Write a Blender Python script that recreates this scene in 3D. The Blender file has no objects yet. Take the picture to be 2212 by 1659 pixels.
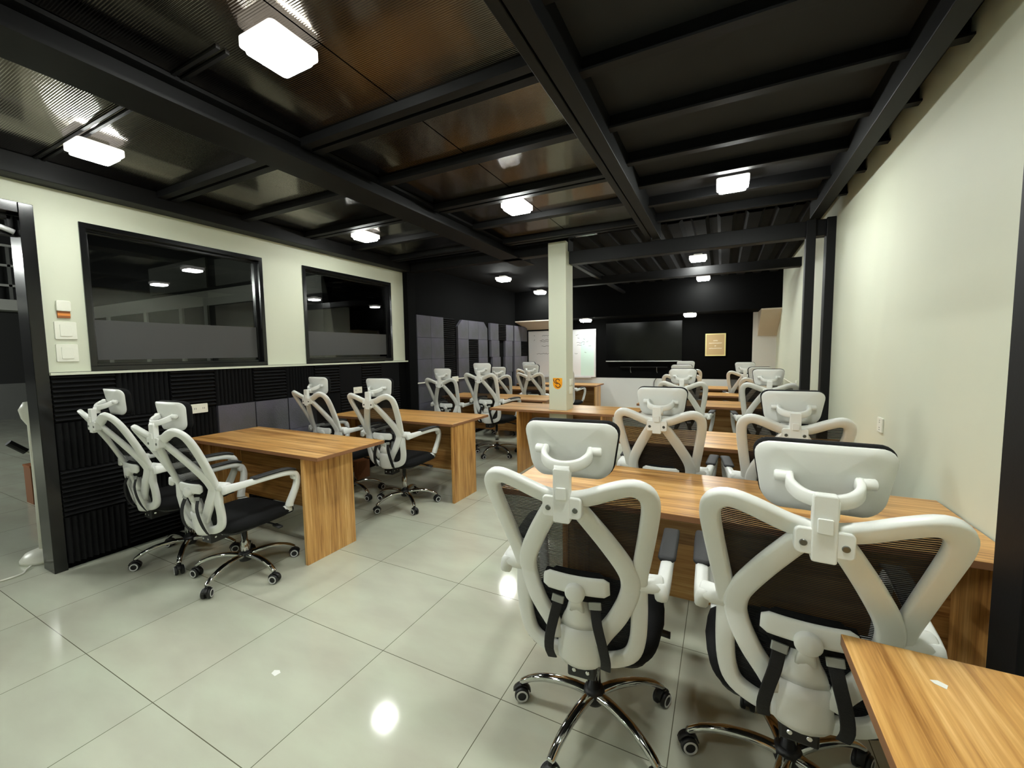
import bpy, bmesh, math, random
from mathutils import Vector, Matrix
random.seed(7)
PI = math.pi
sc = bpy.context.scene
COL = sc.collection

# ------------------------------------------------------------------ camera
cam_d = bpy.data.cameras.new('camera')
cam = bpy.data.objects.new('camera', cam_d); COL.objects.link(cam)
yaw, pit, rol = math.radians(26.9), math.radians(-4.33), math.radians(-0.83)
fw = Vector((-math.sin(yaw)*math.cos(pit), math.cos(yaw)*math.cos(pit), math.sin(pit)))
rt = Vector((math.cos(yaw), math.sin(yaw), 0)); up = rt.cross(fw)
r2 = rt*math.cos(rol)+up*math.sin(rol); u2 = up*math.cos(rol)-rt*math.sin(rol)
m3 = Matrix((r2, u2, -fw)).transposed().to_4x4(); m3.translation = (0, 0, 1.40)
cam.matrix_world = m3
cam_d.sensor_width = 36; cam_d.lens = 895/2212*36; cam_d.clip_start = 0.05; cam_d.clip_end = 60
sc.camera = cam
# ------------------------------------------------------------------ world, exposure
w = bpy.data.worlds.new('world'); sc.world = w; w.use_nodes = True
w.node_tree.nodes['Background'].inputs[0].default_value = (0.02, 0.021, 0.024, 1)
w.node_tree.nodes['Background'].inputs[1].default_value = 0.3
sc.view_settings.view_transform = 'Standard'
sc.view_settings.look = 'None'
sc.view_settings.gamma = 1
sc.view_settings.use_curve_mapping = False
sc.view_settings.exposure = 0.0
LAMP = 195.0          # brightness of the lit faces of the room's own lamps
HALL = 620.0           # tube light added out of view to light the hall
sc.cycles.use_denoising = True
sc.cycles.max_bounces = 8
sc.cycles.transparent_max_bounces = 16
sc.cycles.sample_clamp_indirect = 12.0

# ------------------------------------------------------------------ materials
def srgb(r, g, b):
    f = lambda c: (c/255/12.92) if c/255 <= .04045 else ((c/255+.055)/1.055)**2.4
    return (f(r), f(g), f(b), 1)
def mat(name, col, rough=.5, metal=0, spec=.5, bump=None, noise=None, **kw):
    """principled material; noise=(scale, second colour, amount), bump=(scale, strength)"""
    m = bpy.data.materials.new(name); m.use_nodes = True
    n = m.node_tree.nodes; l = m.node_tree.links; p = n['Principled BSDF']
    p.inputs['Base Color'].default_value = col; p.inputs['Roughness'].default_value = rough
    p.inputs['Metallic'].default_value = metal; p.inputs['Specular IOR Level'].default_value = spec
    for k, v in kw.items(): p.inputs[k].default_value = v
    tc = n.new('ShaderNodeTexCoord')
    if noise:
        nz = n.new('ShaderNodeTexNoise'); nz.inputs['Scale'].default_value = noise[0]; nz.inputs['Detail'].default_value = 4
        l.new(tc.outputs['Object'], nz.inputs['Vector'])
        mx = n.new('ShaderNodeMix'); mx.data_type = 'RGBA'
        rp = n.new('ShaderNodeMapRange'); rp.inputs[1].default_value = .35; rp.inputs[2].default_value = .65; rp.inputs[4].default_value = noise[2]
        l.new(nz.outputs['Fac'], rp.inputs[0]); l.new(rp.outputs[0], mx.inputs[0])
        mx.inputs[6].default_value = col; mx.inputs[7].default_value = noise[1]
        l.new(mx.outputs[2], p.inputs['Base Color'])
    if bump:
        nb = n.new('ShaderNodeTexNoise'); nb.inputs['Scale'].default_value = bump[0]; nb.inputs['Detail'].default_value = 3
        l.new(tc.outputs['Object'], nb.inputs['Vector'])
        b = n.new('ShaderNodeBump'); b.inputs['Strength'].default_value = bump[1]; b.inputs['Distance'].default_value = .004
        l.new(nb.outputs['Fac'], b.inputs['Height']); l.new(b.outputs[0], p.inputs['Normal'])
    return m

M = {}
M['wall'] = mat('cream_paint', srgb(209, 212, 192), .6, noise=(1.2, srgb(204, 208, 187), .6), bump=(60, .05))
M['plaster'] = mat('pale_plaster', srgb(226, 226, 222), .6, bump=(50, .05))
M['haunch'] = mat('beige_plaster', srgb(206, 194, 176), .7, bump=(50, .06))
M['black_wall'] = mat('black_wall_paint', srgb(8, 8, 8), .9, spec=.08, bump=(40, .08))
M['black_steel'] = mat('black_painted_steel', srgb(13, 13, 14), .55, spec=.22, noise=(9, srgb(16, 16, 17), .5), bump=(80, .05))
M['black_deck'] = mat('black_roof_deck', srgb(16, 16, 17), .85, spec=.12, noise=(3, srgb(20, 20, 21), .6))
M['grey_deck'] = mat('charcoal_roof_deck', srgb(46, 46, 47), .8, spec=.15, noise=(3, srgb(52, 52, 53), .6))
M['black_gloss'] = mat('black_window_aluminium', srgb(16, 16, 17), .16, spec=.6)
M['white_plastic'] = mat('white_chair_plastic', srgb(226, 227, 222), .38, bump=(300, .03))
M['plate_white'] = mat('white_electrical_plastic', srgb(232, 232, 218), .35)
M['black_plastic'] = mat('black_plastic', srgb(17, 17, 18), .45)
M['pad'] = mat('charcoal_pad', srgb(31, 31, 32), .6, bump=(200, .1))
M['fabric'] = mat('black_fabric', srgb(13, 13, 14), .9, spec=.25, bump=(350, .4))
M['strap'] = mat('black_webbing', srgb(18, 18, 19), .8, bump=(400, .4))
M['buckle'] = mat('grey_buckle', srgb(150, 152, 146), .5)
M['chrome'] = mat('chrome', srgb(205, 205, 205), .08, 1.0)
M['bolt'] = mat('steel_bolt', srgb(120, 122, 118), .3, 1.0)
M['ring'] = mat('pale_grey_wheel_ring', srgb(205, 206, 204), .5)
M['foam_black'] = mat('black_acoustic_foam', srgb(27, 27, 28), .95, spec=.15, bump=(300, .6))
M['foam_grey'] = mat('violet_grey_acoustic_foam', srgb(91, 89, 100), .95, spec=.2, noise=(5, srgb(84, 84, 86), 1.0), bump=(120, 1.0))
M['whiteboard'] = mat('whiteboard_enamel', srgb(236, 237, 238), .18)
M['mint'] = mat('pale_mint', srgb(214, 240, 230), .3)
M['alu'] = mat('whiteboard_rim', srgb(225, 225, 226), .35, .3)
M['ink'] = mat('marker_ink', srgb(70, 74, 84), .6)
M['tv'] = mat('dark_screen_glass', srgb(8, 8, 9), .12, spec=.3)
M['tan'] = mat('tan_poster', srgb(196, 168, 122), .5)
M['poster_rim'] = mat('cream_poster_rim', srgb(236, 226, 160), .5)
M['white_print'] = mat('white_print', srgb(240, 234, 214), .6)
M['orange'] = mat('orange_sticker', srgb(250, 172, 20), .4, noise=(30, srgb(244, 150, 10), .7))
M['maroon'] = mat('dark_maroon_print', srgb(62, 14, 8), .5)
M['orange_card'] = mat('orange_card', srgb(224, 140, 62), .6)
M['brown_card'] = mat('brown_card', srgb(150, 88, 44), .7)
M['cardboard'] = mat('brown_cardboard', srgb(140, 92, 60), .8)
M['hall_wall'] = mat('hall_grey_wall', srgb(120, 121, 118), .7, noise=(.6, srgb(104, 105, 100), .6))
M['hall_dark'] = mat('hall_dark_wall', srgb(46, 46, 46), .6)
M['hall_band'] = mat('hall_pale_band', srgb(196, 196, 190), .6)
M['paper'] = mat('white_paper', srgb(240, 240, 234), .7)

def wood(name, axis, dark=1.0, rot=False):
    m = bpy.data.materials.new(name); m.use_nodes = True
    n = m.node_tree.nodes; l = m.node_tree.links; p = n['Principled BSDF']
    tc = n.new('ShaderNodeTexCoord'); oi = n.new('ShaderNodeObjectInfo')
    ad = n.new('ShaderNodeVectorMath'); ad.operation = 'ADD'
    sc_ = n.new('ShaderNodeVectorMath'); sc_.operation = 'SCALE'; sc_.inputs[3].default_value = 9.0
    l.new(oi.outputs['Random'], sc_.inputs[0])
    l.new(tc.outputs['Object'], ad.inputs[0]); l.new(sc_.outputs[0], ad.inputs[1])
    def layer(s_long, s_cross, detail, dist):
        mp = n.new('ShaderNodeMapping')
        s = [s_cross]*3; s[axis] = s_long
        mp.inputs['Scale'].default_value = s
        l.new(ad.outputs[0], mp.inputs['Vector'])
        nz = n.new('ShaderNodeTexNoise'); nz.inputs['Scale'].default_value = 1; nz.inputs['Detail'].default_value = detail
        nz.inputs['Distortion'].default_value = dist; nz.inputs['Roughness'].default_value = .6
        l.new(mp.outputs[0], nz.inputs['Vector']); return nz
    a = layer(.9, 16, 3, .8); b = layer(3.5, 90, 4, .2); c = layer(.35, 5, 2, .4)
    mx = n.new('ShaderNodeMath'); mx.operation = 'MULTIPLY_ADD'; mx.inputs[1].default_value = .45
    l.new(b.outputs['Fac'], mx.inputs[0])
    m2 = n.new('ShaderNodeMath'); m2.operation = 'MULTIPLY_ADD'; m2.inputs[1].default_value = .55
    l.new(a.outputs['Fac'], m2.inputs[0]); m2.inputs[2].default_value = 0
    l.new(m2.outputs[0], mx.inputs[2])
    rp = n.new('ShaderNodeValToRGB'); e = rp.color_ramp.elements
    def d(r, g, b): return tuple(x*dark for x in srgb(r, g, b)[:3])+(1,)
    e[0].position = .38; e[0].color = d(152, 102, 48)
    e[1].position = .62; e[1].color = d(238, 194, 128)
    x = e.new(.47); x.color = d(200, 147, 82)
    x = e.new(.55); x.color = d(220, 169, 99)
    l.new(mx.outputs[0], rp.inputs['Fac'])
    hv = n.new('ShaderNodeMix'); hv.data_type = 'RGBA'; hv.blend_type = 'MULTIPLY'
    r3 = n.new('ShaderNodeMapRange'); r3.inputs[1].default_value = .45; r3.inputs[2].default_value = .65; r3.inputs[4].default_value = .45
    l.new(c.outputs['Fac'], r3.inputs[0]); l.new(r3.outputs[0], hv.inputs[0])
    l.new(rp.outputs[0], hv.inputs[6]); hv.inputs[7].default_value = (.86, .78, .68, 1)
    l.new(hv.outputs[2], p.inputs['Base Color'])
    p.inputs['Roughness'].default_value = .32; p.inputs['Specular IOR Level'].default_value = .5
    return m
M['wood_x'] = wood('desk_laminate_along', 0); M['wood_y'] = wood('desk_laminate_crosswise', 1)
M['wood_z'] = wood('desk_laminate_upright', 2, .92); M['wood_edge'] = mat('desk_edge_band', srgb(140, 96, 62), .5)
M['wood_shaded'] = wood('desk_laminate_shaded', 0, .62)  # desk laminate darkened to carry the shade under the desktops

def floor_mat():
    m = bpy.data.materials.new('polished_floor_tile'); m.use_nodes = True
    n = m.node_tree.nodes; l = m.node_tree.links; p = n['Principled BSDF']
    tc = n.new('ShaderNodeTexCoord'); mp = n.new('ShaderNodeMapping')
    mp.inputs['Location'].default_value = (1.405, -1.378, 0)
    l.new(tc.outputs['Object'], mp.inputs['Vector'])
    br = n.new('ShaderNodeTexBrick'); br.offset = 0; br.squash = 1
    br.inputs['Scale'].default_value = 1; br.inputs['Brick Width'].default_value = .634; br.inputs['Row Height'].default_value = .634
    br.inputs['Mortar Size'].default_value = .0016; br.inputs['Mortar Smooth'].default_value = .1
    br.inputs['Color1'].default_value = (1, 1, 1, 1); br.inputs['Color2'].default_value = (.93, .94, .95, 1); br.inputs['Bias'].default_value = 0
    br.inputs['Mortar'].default_value = (.22, .21, .17, 1)
    l.new(mp.outputs[0], br.inputs['Vector'])
    st = n.new('ShaderNodeMapping'); st.inputs['Scale'].default_value = (1.0, 2.6, 1); st.inputs['Rotation'].default_value = (0, 0, .9)
    l.new(tc.outputs['Object'], st.inputs['Vector'])
    nz = n.new('ShaderNodeTexNoise'); nz.inputs['Scale'].default_value = 1.6; nz.inputs['Detail'].default_value = 5
    l.new(st.outputs[0], nz.inputs['Vector'])
    rp = n.new('ShaderNodeValToRGB'); e = rp.color_ramp.elements
    e[0].position = .3; e[0].color = srgb(187, 185, 168); e[1].position = .7; e[1].color = srgb(203, 208, 187)
    l.new(nz.outputs['Fac'], rp.inputs['Fac'])
    mx = n.new('ShaderNodeMix'); mx.data_type = 'RGBA'; mx.blend_type = 'MULTIPLY'; mx.inputs[0].default_value = 1
    l.new(rp.outputs[0], mx.inputs[6]); l.new(br.outputs['Color'], mx.inputs[7])
    l.new(mx.outputs[2], p.inputs['Base Color'])
    p.inputs['Roughness'].default_value = .085; p.inputs['Specular IOR Level'].default_value = .55
    return m
M['floor'] = floor_mat()

def panel_mat():
    """dark glossy twin-wall sheet with fine ridges running across the room"""
    m = bpy.data.materials.new('ribbed_glossy_sheet'); m.use_nodes = True
    n = m.node_tree.nodes; l = m.node_tree.links; p = n['Principled BSDF']
    tc = n.new('ShaderNodeTexCoord')
    wv = n.new('ShaderNodeTexWave'); wv.wave_type = 'BANDS'; wv.bands_direction = 'Y'
    wv.inputs['Scale'].default_value = 34; wv.inputs['Distortion'].default_value = 0
    l.new(tc.outputs['Object'], wv.inputs['Vector'])
    mp = n.new('ShaderNodeMapping'); mp.inputs['Scale'].default_value = (2.2, .35, 1)
    l.new(tc.outputs['Object'], mp.inputs['Vector'])
    nz = n.new('ShaderNodeTexNoise'); nz.inputs['Scale'].default_value = 1.3; nz.inputs['Detail'].default_value = 2
    l.new(mp.outputs[0], nz.inputs['Vector'])
    b0 = n.new('ShaderNodeBump'); b0.inputs['Strength'].default_value = .10; b0.inputs['Distance'].default_value = .05
    l.new(nz.outputs['Fac'], b0.inputs['Height'])
    b = n.new('ShaderNodeBump'); b.inputs['Strength'].default_value = .9; b.inputs['Distance'].default_value = .0011
    l.new(wv.outputs['Fac'], b.inputs['Height']); l.new(b0.outputs[0], b.inputs['Normal'])
    l.new(b.outputs[0], p.inputs['Normal'])
    tg = n.new('ShaderNodeCombineXYZ'); tg.inputs[1].default_value = 1
    q = n.new('ShaderNodeBsdfPrincipled'); l.new(b0.outputs[0], q.inputs['Normal'])
    for a, rough, an in ((p, .13, .4), (q, .11, .6)):
        a.inputs['Base Color'].default_value = srgb(106, 99, 90)
        a.inputs['Metallic'].default_value = 1.0; a.inputs['Roughness'].default_value = rough
        a.inputs['Anisotropic'].default_value = an; l.new(tg.outputs[0], a.inputs['Tangent'])
    mx = n.new('ShaderNodeMixShader'); mx.inputs[0].default_value = .4
    l.new(p.outputs[0], mx.inputs[1]); l.new(q.outputs[0], mx.inputs[2])
    l.new(mx.outputs[0], n['Material Output'].inputs['Surface'])
    return m
M['sheet'] = panel_mat()

def mesh_fabric():
    m = bpy.data.materials.new('black_see_through_mesh'); m.use_nodes = True
    n = m.node_tree.nodes; l = m.node_tree.links; p = n['Principled BSDF']
    p.inputs['Base Color'].default_value = srgb(14, 14, 15); p.inputs['Roughness'].default_value = .85
    tc = n.new('ShaderNodeTexCoord')
    wv = n.new('ShaderNodeTexWave'); wv.wave_type = 'BANDS'; wv.bands_direction = 'Z'
    wv.inputs['Scale'].default_value = 55; wv.inputs['Distortion'].default_value = 0
    l.new(tc.outputs['Object'], wv.inputs['Vector'])
    mr = n.new('ShaderNodeMapRange'); mr.inputs[1].default_value = .6; mr.inputs[2].default_value = .85
    mr.inputs[3].default_value = 0; mr.inputs[4].default_value = .42
    l.new(wv.outputs['Fac'], mr.inputs[0])
    tr = n.new('ShaderNodeBsdfTransparent'); mx = n.new('ShaderNodeMixShader')
    l.new(mr.outputs[0], mx.inputs[0]); l.new(p.outputs[0], mx.inputs[1]); l.new(tr.outputs[0], mx.inputs[2])
    l.new(mx.outputs[0], n['Material Output'].inputs['Surface'])
    return m
M['mesh'] = mesh_fabric()

def glass_mat(name, tint, refl):
    m = bpy.data.materials.new(name); m.use_nodes = True
    n = m.node_tree.nodes; l = m.node_tree.links; n.remove(n['Principled BSDF'])
    tr = n.new('ShaderNodeBsdfTransparent'); tr.inputs[0].default_value = tint
    gl = n.new('ShaderNodeBsdfGlossy'); gl.inputs['Roughness'].default_value = .01
    fr = n.new('ShaderNodeFresnel'); fr.inputs[0].default_value = refl
    mx = n.new('ShaderNodeMixShader')
    l.new(fr.outputs[0], mx.inputs[0]); l.new(tr.outputs[0], mx.inputs[1]); l.new(gl.outputs[0], mx.inputs[2])
    l.new(mx.outputs[0], n['Material Output'].inputs['Surface'])
    return m
M['glass'] = glass_mat('tinted_window_glass', (.62, .63, .62, 1), 1.55)
M['frost'] = mat('frosted_window_film', srgb(84, 84, 83), .8, Alpha=.85, spec=.2)

def emit(name, col, s):
    m = bpy.data.materials.new(name); m.use_nodes = True
    n = m.node_tree.nodes; l = m.node_tree.links
    p = n['Principled BSDF']; p.inputs['Base Color'].default_value = col
    p.inputs['Emission Color'].default_value = col; p.inputs['Emission Strength'].default_value = s
    return m
M['lit'] = emit('lit_lamp_diffuser', (.965, 1, .955, 1), LAMP)
M['lit_dim'] = emit('dimmed_lamp_diffuser', (.965, 1, .95, 1), LAMP*.55)  # same diffuser turned down so the wall and board close by don't overexpose
M['lit_side'] = emit('glowing_lamp_rim', (1, .98, .94, 1), 1.1)
M['tube'] = emit('hall_fill_tube', (.95, 1, .95, 1), HALL)

# ------------------------------------------------------------------ mesh helpers
def bx(bm, x0, x1, y0, y1, z0, z1):
    v = [bm.verts.new(p) for p in ((x0,y0,z0),(x1,y0,z0),(x1,y1,z0),(x0,y1,z0),(x0,y0,z1),(x1,y0,z1),(x1,y1,z1),(x0,y1,z1))]
    for f in ((0,3,2,1),(4,5,6,7),(0,1,5,4),(1,2,6,5),(2,3,7,6),(3,0,4,7)): bm.faces.new([v[i] for i in f])
    return v
def link(name, bm, m, parent=None, bevel=0, smooth=False, seg=2):
    me = bpy.data.meshes.new(name)
    bmesh.ops.recalc_face_normals(bm, faces=bm.faces)
    bm.to_mesh(me); bm.free()
    me.materials.append(M[m] if isinstance(m, str) else m)
    if smooth:
        for p in me.polygons: p.use_smooth = True
    o = bpy.data.objects.new(name, me); COL.objects.link(o)
    if parent: o.parent = parent
    if bevel:
        b = o.modifiers.new('bevel', 'BEVEL'); b.width = bevel; b.segments = seg; b.limit_method = 'ANGLE'; b.angle_limit = .6
    return o
def box(name, m, dims, parent=None, bevel=0):
    bm = bmesh.new(); bx(bm, *dims); return link(name, bm, m, parent, bevel)
def struct(name, m, dims, bevel=0, **k):
    o = box(name, m, dims, None, bevel); o['kind'] = 'structure'; return o
def thing(name, label, cat, loc=(0,0,0), rz=0, group=None):
    o = bpy.data.objects.new(name, None); COL.objects.link(o); o.empty_display_size = .05
    o.location = loc; o.rotation_euler = (0, 0, rz)
    o['label'] = label; o['category'] = cat
    if group: o['group'] = group
    return o
def tag(o, label, cat, group=None):
    o['label'] = label; o['category'] = cat
    if group: o['group'] = group
    return o
def frames(pts, up):
    """tangent / side / normal at each path point"""
    out = []
    n = len(pts)
    for i in range(n):
        t = (pts[min(i+1, n-1)]-pts[max(i-1, 0)]).normalized()
        u = up[i] if isinstance(up, list) else up
        s = t.cross(u)
        if s.length < 1e-5: s = t.orthogonal()
        s.normalize(); out.append((t, s, s.cross(t).normalized()))
    return out
def smoothpath(pts, n=5, closed=False):
    """Catmull-Rom through points"""
    P = [Vector(p) for p in pts]; out = []; N = len(P)
    rng = N if closed else N-1
    for i in range(rng):
        if closed: a, b, c, d = P[(i-1) % N], P[i], P[(i+1) % N], P[(i+2) % N]
        else: a, b, c, d = P[max(i-1, 0)], P[i], P[i+1], P[min(i+2, N-1)]
        for k in range(n):
            t = k/n
            out.append(.5*((2*b)+(c-a)*t+(2*a-5*b+4*c-d)*t*t+(3*b-a-3*c+d)*t**3))
    if not closed: out.append(P[-1])
    return out
def sweep(bm, pts, up, wd, th, closed=False, seg=12, pw=.45, caps=True):
    """superellipse section; wd (side) and th (normal) are half sizes, constant or per point"""
    pts = [Vector(p) for p in pts]; n = len(pts)
    if closed:
        fr = []
        for i in range(n):
            t = (pts[(i+1) % n]-pts[i-1]).normalized(); u = up[i] if isinstance(up, list) else up
            s = t.cross(u).normalized(); fr.append((t, s, s.cross(t).normalized()))
    else: fr = frames(pts, up)
    rings = []
    for i, p in enumerate(pts):
        t, s, nn = fr[i]
        a = wd[i] if isinstance(wd, list) else wd; b = th[i] if isinstance(th, list) else th
        r = []
        for k in range(seg):
            q = 2*PI*k/seg; c, d = math.cos(q), math.sin(q)
            r.append(bm.verts.new(p+s*(a*math.copysign(abs(c)**pw, c))+nn*(b*math.copysign(abs(d)**pw, d))))
        rings.append(r)
    for i in range(n if closed else n-1):
        A, B = rings[i], rings[(i+1) % n]
        for k in range(seg): bm.faces.new((A[k], A[(k+1) % seg], B[(k+1) % seg], B[k]))
    if caps and not closed:
        bm.faces.new(rings[0][::-1]); bm.faces.new(rings[-1])
def tube(bm, pts, r, seg=10, closed=False): sweep(bm, pts, Vector((.013, .021, 1)).normalized(), r, r, closed, seg, 1.0)
def lathe(bm, prof, seg=20, mtx=None):
    """profile of (r, z) revolved about z"""
    mtx = mtx or Matrix()
    rings = []
    for r, z in prof:
        if r < 1e-6: rings.append([bm.verts.new(mtx @ Vector((0, 0, z)))])
        else: rings.append([bm.verts.new(mtx @ Vector((r*math.cos(2*PI*k/seg), r*math.sin(2*PI*k/seg), z))) for k in range(seg)])
    for A, B in zip(rings, rings[1:]):
        for k in range(seg):
            a = [A[k], A[(k+1) % seg]] if len(A) > 1 else [A[0]]
            b = [B[(k+1) % seg], B[k]] if len(B) > 1 else [B[0]]
            if len(a)+len(b) > 2: bm.faces.new(a+b)
def axis_mtx(p, d):
    """z axis to direction d at p"""
    return Matrix.Translation(Vector(p)) @ Vector(d).to_track_quat('Z', 'Y').to_matrix().to_4x4()
def cyl(bm, p, d, r, h, seg=16, e=.0015): lathe(bm, [(0, 0), (r-e, 0), (r, e), (r, h-e), (r-e, h), (0, h)], seg, axis_mtx(p, d))
def prism(bm, poly, z0, z1, f=None):
    f = f or (lambda x, y, z: (x, y, z))
    A = [bm.verts.new(f(x, y, z0)) for x, y in poly]; B = [bm.verts.new(f(x, y, z1)) for x, y in poly]
    bm.faces.new(A[::-1]); bm.faces.new(B)
    for i in range(len(poly)):
        j = (i+1) % len(poly); bm.faces.new((A[i], A[j], B[j], B[i]))
def rrect(w, h, r, n=5):
    out = []
    for cx, cy, a in ((w-r, h-r, 0), (-w+r, h-r, PI/2), (-w+r, -h+r, PI), (w-r, -h+r, 1.5*PI)):
        for k in range(n+1):
            q = a+PI/2*k/n; out.append((cx+r*math.cos(q), cy+r*math.sin(q)))
    return out
def dup(root, loc, rz, label, group=None):
    r = root.copy(); COL.objects.link(r); r.location = loc; r.rotation_euler = (0, 0, rz); r['label'] = label
    if group: r['group'] = group
    for ch in list(root.children):
        c = ch.copy(); COL.objects.link(c); c.parent = r
        for g in list(ch.children):
            d = g.copy(); COL.objects.link(d); d.parent = c
    return r

# ------------------------------------------------------------------ the room shell
XL, XR, YB, YF, ZC = -3.88, .83, 8.50, -2.6, 2.66
struct('floor', 'floor', (-15.2, 1.1, YF-.1, 8.8, -.1, 0))
# wall with the windows: cream above, foam-clad below; built in pieces round door and window openings
YE = 4.42
bm = bmesh.new()
T = XL-.14
bx(bm, T, XL, YF, -.25, 0, 2.62); bx(bm, T, XL, -.25, 1.03, 2.36, 2.62)
bx(bm, T, XL, 1.03, YE, 2.32, 2.62)
bx(bm, T, XL, 1.03, 1.237, 1.315, 2.32); bx(bm, T, XL, 2.482, 2.901, 1.315, 2.32); bx(bm, T, XL, 4.18, YE, 1.315, 2.32)
o = link('wall_left', bm, 'wall'); o['kind'] = 'structure'
struct('wall_left_dado', 'black_wall', (T, XL, 1.03, YE, 0, 1.3149))
struct('wall_left_black', 'black_wall', (T, XL, YE, YB, 0, 2.7))
bm = bmesh.new()
bx(bm, XL-.14, XR+.14, YB, YB+.12, .86, 2.7)
o = struct('wall_back', 'black_wall', (XL-.14, .472, YB, YB+.12, .856, 2.7)); bm.free()
struct('wall_back_plaster', 'plaster', (.472, XR+.14, YB, YB+.12, .856, 2.7))
struct('wall_back_lower', 'plaster', (XL-.14, XR+.14, YB-.004, YB+.12, 0, .856))
struct('wall_right', 'wall', (XR, XR+.14, YF, YB, 0, 2.7))
struct('wall_front', 'wall', (XL-.14, XR+.14, YF-.14, YF, 0, 2.7))
struct('trim_1', 'wall', (XL, XL+.052, 1.03, YE, 1.296, 1.312))
# ceiling: shiny ribbed sheets over the window side, black deck elsewhere
zs = 2.62
bm = bmesh.new()
for x0, x1 in ((-3.88, -2.28), (-2.27, -1.435), (-1.428, -.62)):
    bx(bm, x0, x1, YF, 4.38, zs, zs+.02)
o = link('ceiling', bm, 'sheet'); o['kind'] = 'structure'
struct('ceiling_slab', 'black_deck', (T, XR+.14, YF, YB, 2.70, 2.80))
bm = bmesh.new()
bx(bm, -.62, XR, YF, 4.5, 2.66, 2.69)
o = link('ceiling_deck_side', bm, 'grey_deck'); o['kind'] = 'structure'
bm = bmesh.new()                                                    # trapezoid roof deck at the far end, ribs along the room
bx(bm, XL, -1.75, 4.38, YB, 2.64, 2.66)
x = -1.75
while x < XR:
    q = [(x, 2.66), (x+.07, 2.66), (x+.10, 2.62), (x+.20, 2.62), (x+.23, 2.66)]
    A = [bm.verts.new((a, 4.38, b)) for a, b in q]; B = [bm.verts.new((a, YB, b)) for a, b in q]
    for i in range(4): bm.faces.new((A[i], A[i+1], B[i+1], B[i]))
    x += .23
o = link('ceiling_deck_far', bm, 'black_deck'); o['kind'] = 'structure'
# beams
nbeam = 0
def beam(*d, mm='black_steel'):
    o = struct('ceiling_beam', mm, d, .004); return o
for x0, x1 in ((-.692, -.648), (-.640, -.565)): beam(x0, x1, YF, 4.40, 2.50, 2.66)
beam(.642, .722, YF, 4.40, 2.50, 2.66)
bm = bmesh.new()                                                    # flanged main beam over the window side
bx(bm, -2.37, -2.14, YF, 4.9, 2.50, 2.515); bx(bm, -2.31, -2.20, YF, 4.9, 2.515, 2.62); bx(bm, -2.37, -2.14, YF, 4.9, 2.60, 2.618)
o = link('ceiling_beam', bm, 'black_steel'); o['kind'] = 'structure'
beam(XL, -3.74, YF, YE, 2.497, 2.62)
beam(-1.53, XR, 4.45, 4.56, 2.365, 2.50)
beam(XL, -1.735, 4.44, 4.56, 2.50, 2.62)
beam(-2.05, XR, 6.10, 6.22, 2.39, 2.50)
beam(-1.66, -1.60, 4.7, 7.8, 2.45, 2.49)
y = 1.533
for k in range(-7, 5):                                              # cross joists under the shiny sheets; every other one doubled
    y0 = 1.635+.602*k
    if k == -1: continue
    for xa, xb in ((-3.74, -2.37), (-2.14, -.692)):
        bm = bmesh.new()
        if k % 2 == 0:
            bx(bm, xa, xb, y0, y0+.050, 2.575, 2.62); bx(bm, xa, xb, y0+.075, y0+.125, 2.575, 2.62); bx(bm, xa, xb, y0+.050, y0+.075, 2.60, 2.62)
        else: bx(bm, xa, xb, y0, y0+.062, 2.575, 2.62)
        o = link('ceiling_joist', bm, 'black_steel'); o['kind'] = 'structure'
for xa, xb in ((-3.74, -2.37), (-2.14, -1.80)):                     # thin joint covers on the sheets
    bm = bmesh.new(); bx(bm, xa, xb, 1.02, 1.035, 2.612, 2.62); bx(bm, xa, xb, 1.055, 1.07, 2.612, 2.62)
    o = link('ceiling_joist', bm, 'black_steel'); o['kind'] = 'structure'
for y0 in (-2.2, -1.75, -1.3, -.85, -.4, .05, .5, .95, 1.40, 1.83, 2.33, 2.80, 3.22, 3.66, 4.12):   # joists of the black deck
    bm = bmesh.new()
    bx(bm, -.565, .642, y0-.05, y0, 2.575, 2.585); bx(bm, -.565, .642, y0-.008, y0, 2.585, 2.66)
    bx(bm, .722, XR, y0-.05, y0, 2.575, 2.585); bx(bm, .722, XR, y0-.008, y0, 2.585, 2.66)
    o = link('ceiling_joist', bm, 'black_steel'); o['kind'] = 'structure'
struct('ceiling_bulkhead', 'black_wall', (XL, XR, 7.83, YB, 2.05, 2.66))
def haunch(x0, x1, z0, z1, name):
    bm = bmesh.new()
    prism(bm, [(7.83, 2.05), (YB, 2.05), (YB, z1), (8.45, z1), (7.83, 2.03)], x0, x1, lambda a, b, c: (c, a, b))
    o = link(name, bm, 'haunch'); o['kind'] = 'structure'
haunch(.548, XR, 1.63, 1.63, 'wall_haunch'); haunch(XL, -3.05, 1.90, 1.895, 'wall_haunch')
# black steel posts along the plain wall, column, end post of the foam wall
def post(name, *d): return struct(name, 'black_steel', d, .004)
post('pillar', .625, .695, 4.42, 4.50, 0, 2.50); post('pillar', .765, XR, 4.40, 4.50, 0, 2.50)
post('pillar', .655, .745, 1.40, 1.525, 0, 2.50); post('pillar', .765, XR, 1.36, 1.50, 0, 2.50)
o = post('pillar', XL-.01, XL+.075, YE, YE+.16, 0, 2.50); o.data.materials[0] = M['black_wall']
bm = bmesh.new()
bx(bm, -1.738, -1.532, 4.35, 4.58, 0, 2.598)
o = link('column', bm, 'wall', bevel=.004); o['kind'] = 'structure'
struct('column_cap', 'black_steel', (-1.75, -1.525, 4.42, 4.58, 2.50, 2.66))

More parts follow.
